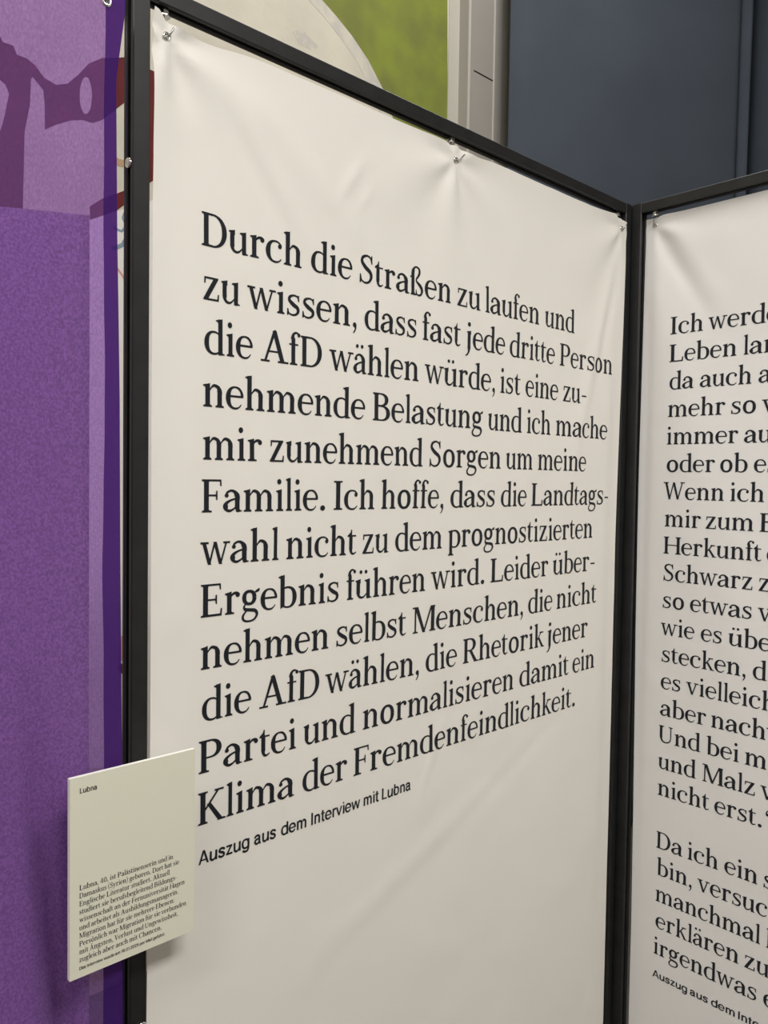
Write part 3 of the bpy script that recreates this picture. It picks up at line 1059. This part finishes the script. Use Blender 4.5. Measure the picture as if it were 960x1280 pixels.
def cloth_left(u, z):
    f = fold_field(HK_L, u, z, 1.3)
    f += dent(u, z, 0.10, 0.37, -0.9, 0.10, 0.016, 0.0046) - dent(u, z, 0.075, 0.385, -0.9, 0.10, 0.015, 0.0036)
    f += dent(u, z, 0.235, 0.405, 0.95, 0.035, 0.008, 0.0022) + dent(u, z, 0.262, 0.385, 0.95, 0.02, 0.006, 0.0014) + dent(u, z, 0.15, 0.40, -0.6, 0.12, 0.02, 0.0016)
    f += dent(u, z, 0.87, 0.26, 1.25, 0.22, 0.02, 0.004) - dent(u, z, 0.91, 0.33, 1.25, 0.16, 0.014, 0.003)
    f += dent(u, z, 0.945, 0.0, 1.55, 0.6, 0.02, -0.004) - dent(u, z, -0.04, 0.1, 1.57, 0.5, 0.025, 0.0015)
    f *= min(1.0, max(0.0, (0.972 - u) / 0.05))
    f += dent(u, z, 0.45, -0.55, 0.35, 0.20, 0.02, 0.0016) - dent(u, z, 0.60, -0.50, 0.4, 0.16, 0.016, 0.0014) + dent(u, z, 0.42, -0.42, 1.1, 0.05, 0.008, 0.0015)
    return f


def left_edges(z):
    """left and right edge of the left banner at height z (above the eye)"""
    l = -0.0648 - 0.0012 * min(1, max(0, (0.45 - z) / 0.4)) - 0.0035 * min(1, max(0, (-0.3 - z) / 0.4))
    t = min(1.0, max(0.0, (0.48 - z) / 0.60))
    r = 0.9655 - 0.0125 * t - 0.0025 * min(1, max(0, (-0.15 - z) / 0.7))
    return l, r


def left_top(u):
    z = 0.5092
    for c, w, d in ((0.005, 0.045, 0.0068), (-0.030, 0.016, 0.002), (0.495, 0.035, 0.0048), (0.425, 0.02, 0.002), (0.90, 0.05, -0.0012)):
        z -= d * math.exp(-((u - c) / w) ** 2)
    z += 0.007 * math.exp(-((u + 0.064) / 0.010) ** 2)
    if u > 0.93:
        z -= (u - 0.93) * 0.10
    return z


HK_R = [(-0.0392, 0.4995, 0.0040, 0.3, 5.5), (0.45, 0.4995, 0.003, 0.6, 6.0), (0.94, 0.4995, 0.004, -0.7, 5.5)]


def cloth_right(u, z):
    f = fold_field(HK_R, u, z, 9.1)
    f += dent(u, z, 0.012, 0.41, -1.0, 0.10, 0.014, -0.0032) + dent(u, z, 0.045, 0.42, -1.0, 0.10, 0.018, 0.002)
    f *= min(1.0, max(0.0, (u + 0.070) / 0.05))
    f += dent(u, z, -0.05, 0.0, 1.57, 0.7, 0.012, -0.0025)
    return f


def right_edges(z):
    l = -0.0591 - 0.0026 * math.exp(-((z - 0.0) / 0.3) ** 2) + 0.007 * min(1, max(0, (-0.3 - z) / 0.6))
    return l, 0.958


def right_top(u):
    return 0.5150 - 0.0015 * math.exp(-((u + 0.05) / 0.03) ** 2)


def banner(name, origin, rz, edges, top, zb, field, hooks, label, group, mat):
    t = empty(name, origin, rz, label, 'banner', group)
    nu, nz = 190, 300
    vs = []
    for j in range(nz + 1):
        for i in range(nu + 1):
            a, b = i / nu, j / nz
            zz = zb + (0.505 - zb) * b
            l, r = edges(zz)
            u = l + (r - l) * a
            zt = top(u)
            z = zb + (zt - zb) * b
            vs.append((u, -field(u, z), z + EYE))
    n = nu + 1
    fs = [(j * n + i, j * n + i + 1, (j + 1) * n + i + 1, (j + 1) * n + i) for j in range(nz) for i in range(nu)]
    mesh('cloth', vs, fs, mat, t, True)
    for hu, hz in hooks:
        s = Shape()
        s.lathe([(0.0026, -0.0006), (0.0050, -0.0006), (0.0052, 0.0004), (0.0042, 0.0014), (0.0031, 0.0014), (0.0026, 0.0008)],
                (hu, -field(hu, hz) - 0.0006, hz + EYE), 'y', 24)
        # the ring opens to the room, so turn its profile round
        s.v = [(x, 2 * (-field(hu, hz) - 0.0006) - y, z) for x, y, z in s.v]
        s.f = [tuple(reversed(q)) for q in s.f]
        s.build('eyelet', M['chrome'], t, True)
    return t


B_L = banner('text_banner', O_L, ROT_L, left_edges, left_top, -1.36, cloth_left, [(-0.0483, 0.4896), (0.4486, 0.4869), (0.946, 0.4897)],
             'large cream banner at left with big quotation starting Durch die Straßen', 'cream quotation banners', M['banner'])
B_R = banner('text_banner', O_R, ROT_R, right_edges, right_top, -1.36, cloth_right, [(-0.0392, 0.4995)],
             'cream banner cut off by the right edge, text starting Ich werde', 'cream quotation banners', M['banner_white'])
onL = lambda u, z: (u, -cloth_left(u, z) - 0.0005, z + EYE)
onR = lambda u, z: (u, -cloth_right(u, z) - 0.0005, z + EYE)
set_block('quote_text', LEFT_ROWS, 0.26922, 0.0623215, 0.05667, onL, B_L)
s = Shape()
for w, a, b in LEFT_CREDIT:
    add_sans(s, w, a + 0.0006, b - 0.0012, -0.4641, 0.0228, onL)
s.build('credit_text', M['ink'], B_L)
set_block('quote_text', RIGHT_ROWS[:18], 0.284168, 0.052448, 0.04770, onR, B_R)
set_block('quote_text', RIGHT_ROWS[19:], 0.284168 - 19 * 0.052448, 0.052448, 0.04770, onR, B_R)
s = Shape()
rt = 1.0
for w, a, b in RIGHT_CREDIT:
    rt = add_sans(s, w, a, b, -0.9692, 0.0200, onR, ratio=rt)
s.build('credit_text', M['ink'], B_R)


# ---------------------------------------------------------------- hooks
def hook(origin, rz, u, z, yb, ybar, field, tip, label):
    """nut under the top bar, pin down behind the cloth, wire through the eyelet"""
    t = empty('banner_hook', origin, rz, label, 'hook', 'chrome hooks along the top of the banners')
    zb = EYE + TOP - BH - 0.0015
    s = Shape()
    s.lathe([(0.0004, 0.0015), (0.0054, 0.0015), (0.0060, -0.0012), (0.0060, -0.0052), (0.0054, -0.0066), (0.0004, -0.0066)], (u + 0.003, ybar, zb + 0.0005), 'z', 6)
    s.lathe([(0.0004, -0.0066), (0.0074, -0.0066), (0.0074, -0.0078), (0.0004, -0.0078)], (u + 0.003, ybar, zb + 0.0005), 'z', 20)
    s.build('nut', M['chrome'], t)
    f = -field(u, z)
    yk = max(f + 0.004, min(ybar, f + 0.009))
    P = [(u + 0.003, ybar, zb - 0.004), (u + 0.003, (ybar + yk) / 2 + 0.001, EYE + (z + 0.5215) / 2 + 0.004), (u + 0.001, yk, z + EYE + 0.006), (u, f + 0.003, z + EYE), (u, f - 0.003, z + EYE - 0.0012),
         (u + tip[0] * 0.4, f - 0.0065, z + EYE + 0.0025), (u + tip[0], f - 0.0075, z + EYE + tip[1])]
    out = []
    Q = [Vector(P[0])] + [Vector(p) for p in P] + [Vector(P[-1])]
    for i in range(1, len(Q) - 2):
        for k in range(6):
            q = k / 6
            a, b, c, d = Q[i - 1], Q[i], Q[i + 1], Q[i + 2]
            out.append(0.5 * (2 * b + (c - a) * q + (2 * a - 5 * b + 4 * c - d) * q * q + (3 * b - a - 3 * c + d) * q ** 3))
    out.append(Vector(P[-1]))
    s = Shape(); s.tube(out, 0.0011, 10)
    s.build('wire_hook', M['wire'], t, True)
    return t


hook(O_L, ROT_L, -0.0483, 0.4896, 0, 0.0125, cloth_left, (0.005, 0.0085), 'chrome hook at the top left corner of the left banner')
hook(O_L, ROT_L, 0.4486, 0.4869, 0, 0.0125, cloth_left, (0.013, 0.010), 'chrome hook at the middle of the left banner top edge')
hook(O_L, ROT_L, 0.946, 0.4897, 0, 0.0125, cloth_left, (0.005, 0.0085), 'chrome hook at the left banner top right corner, beside the frame corner')
hook(O_R, ROT_R, -0.0392, 0.4995, 0, -0.0035, cloth_right, (0.001, 0.0085), 'chrome hook at the top left corner of the right banner')

# ---------------------------------------------------------------- purple sheer
def purple_y(u, z):
    y = 0.0045 * math.sin(u * 23 + 0.8 * z) * (0.4 + 0.6 * min(1, max(0, 0.45 - z)))
    y += 0.024 * math.exp(-((u + 0.052 + 0.10 * (z + 0.45)) / 0.011) ** 2) * min(1, max(0, (-0.20 - z) / 0.25))
    y += 0.002 * noise.noise(Vector((u * 8, z * 3, 2.2)))
    r = math.hypot(u, z - 0.4896)
    return y * min(1, r / 0.05)


def purple_edge(z):
    pts = [(0.56, 0.021), (0.4896, 0.0205), (0.473, 0.0186), (0.413, 0.0112), (0.25, 0.0125), (0.08, 0.0156), (-0.09, 0.017), (-0.29, 0.0194), (-0.53, 0.0211), (-1.5, 0.024)]
    for (a, p), (b, q) in zip(pts, pts[1:]):
        if a >= z >= b:
            return p + (q - p) * (a - z) / (a - b)
    return 0.02


def strip_cloth(name, ua, ub, za, zb, mat, parent, off, nu, nz=160):
    vs = []
    for j in range(nz + 1):
        for i in range(nu + 1):
            z = zb + ((0.5 if callable(za) else za) - zb) * j / nz
            a = ua(z) if callable(ua) else ua
            b = ub(z) if callable(ub) else ub
            u = a + (b - a) * i / nu
            if callable(za):
                z = zb + (za(u) - zb) * j / nz
            vs.append((u, purple_y(u, z) + off, z + EYE))
    n = nu + 1
    fs = [(j * n + i, j * n + i + 1, (j + 1) * n + i + 1, (j + 1) * n + i) for j in range(nz) for i in range(nu)]
    return mesh(name, vs, fs, mat, parent, True)


RAILZ = EYE + TOP
P_ = empty('sheer_banner', O_P, ROT_P, 'sheer purple cloth hanging at the left edge, wall painting showing through', 'cloth banner')
hem_in = lambda z: -0.0016 + (0.0009 * noise.noise(Vector((z * 14, 0, 5))) + 0.0008 * math.sin(z * 17))
strip_cloth('cloth', -0.985, hem_in, 0.508, -1.36, M['purple'], P_, 0.0, 150)
strip_cloth('hem', hem_in, purple_edge, 0.508, -1.36, M['hem'], P_, 0.0, 8)
strip_cloth('lining', -0.985, -0.0072, lambda u: 0.2765 + 0.10 * (u + 0.0072) if u > -0.12 else 0.2652, -1.36, M['backing'], P_, 0.030, 120)
s = Shape(); s.prism(slotted(0.014, RAILZ - BH, 0.014 + TH, RAILZ, 'q'), -1.0, 0.012, 'x')
rail = s.build('rail', M['black_metal'], P_)
for u in (-0.90, -0.08):
    s = Shape(); s.tube([(u, 0.0245, RAILZ - 0.002), (u, 0.0245, CEIL)], 0.002, 8)
    s.build('cable', M['black_metal'], rail, True)
s = Shape()
s.lathe([(0.0026, 0.0006), (0.0058, 0.0006), (0.0060, -0.0004), (0.0048, -0.0018), (0.0032, -0.0020), (0.0026, -0.001)], (0.0, -0.0006, 0.4896 + EYE), 'y', 24)
s.build('eyelet', M['chrome'], P_, True)
hook(O_P, ROT_P, 0.0, 0.4896, 0, 0.0245, lambda u, z: -purple_y(u, z), (0.004, 0.009), 'chrome hook at the top right corner of the purple cloth')

# ---------------------------------------------------------------- caption card
K = empty('caption_card', (O_C.x, O_C.y, 0.0), ROT_L, 'small cream caption card headed Lubna, mounted on the left frame post', 'card')
ZC = EYE - 0.30905
s = Shape(); s.box(0.0, 0.0, ZC - 0.21, 0.1479, 0.0006, ZC, 0.0001)
s.build('printed_sheet', M['card'], K)
s = Shape(); s.box(0.0, 0.0006, ZC - 0.21, 0.1479, 0.0055, ZC, 0.0004)
s.build('foam_core', M['core'], K)
s = Shape()
s.box(0.090, 0.0055, ZC - 0.13, 0.108, 0.0374, ZC - 0.07, 0.001)
s.build('spacer', M['black_metal'], K)
onC = lambda u, z: (u, -0.00025, ZC + z)
s = Shape(); add_sans(s, 'Lubna', 0.0105, 0.0292, -0.0171, 0.0074, onC)
s.build('title_text', M['ink'], K)
lines = [("Lubna, 40, ist Palästinenserin und in", 0.1196), ("Damaskus (Syrien) geboren. Dort hat sie", 0.1278), ("Englische Literatur studiert. Aktuell", 0.1156),
         ("studiert sie berufsbegleitend Bildungs-", 0.1246), ("wissenschaft an der Fernuniversität Hagen", 0.1348), ("und arbeitet als Ausbildungsmanagerin.", 0.1266),
         ("Migration hat für sie mehrere Ebenen:", 0.1215), ("Persönlich war Migration für sie verbunden", 0.1368), ("mit Ängsten, Verlust und Ungewissheit,", 0.1262), ("zugleich aber auch mit Chancen.", 0.1057)]
s = Shape()
for i, (w, e) in enumerate(lines):
    add_word(s, w, 0.0102, e, -0.1181 - i * 0.00838, 0.0078, onC)
s.build('biography_text', M['ink'], K)
s = Shape(); add_sans(s, 'Das Interview wurde am 18.01.2025 per Mail geführt.', 0.0103, 0.1101, -0.2017, 0.0047, onC)
s.build('note_text', M['ink'], K)
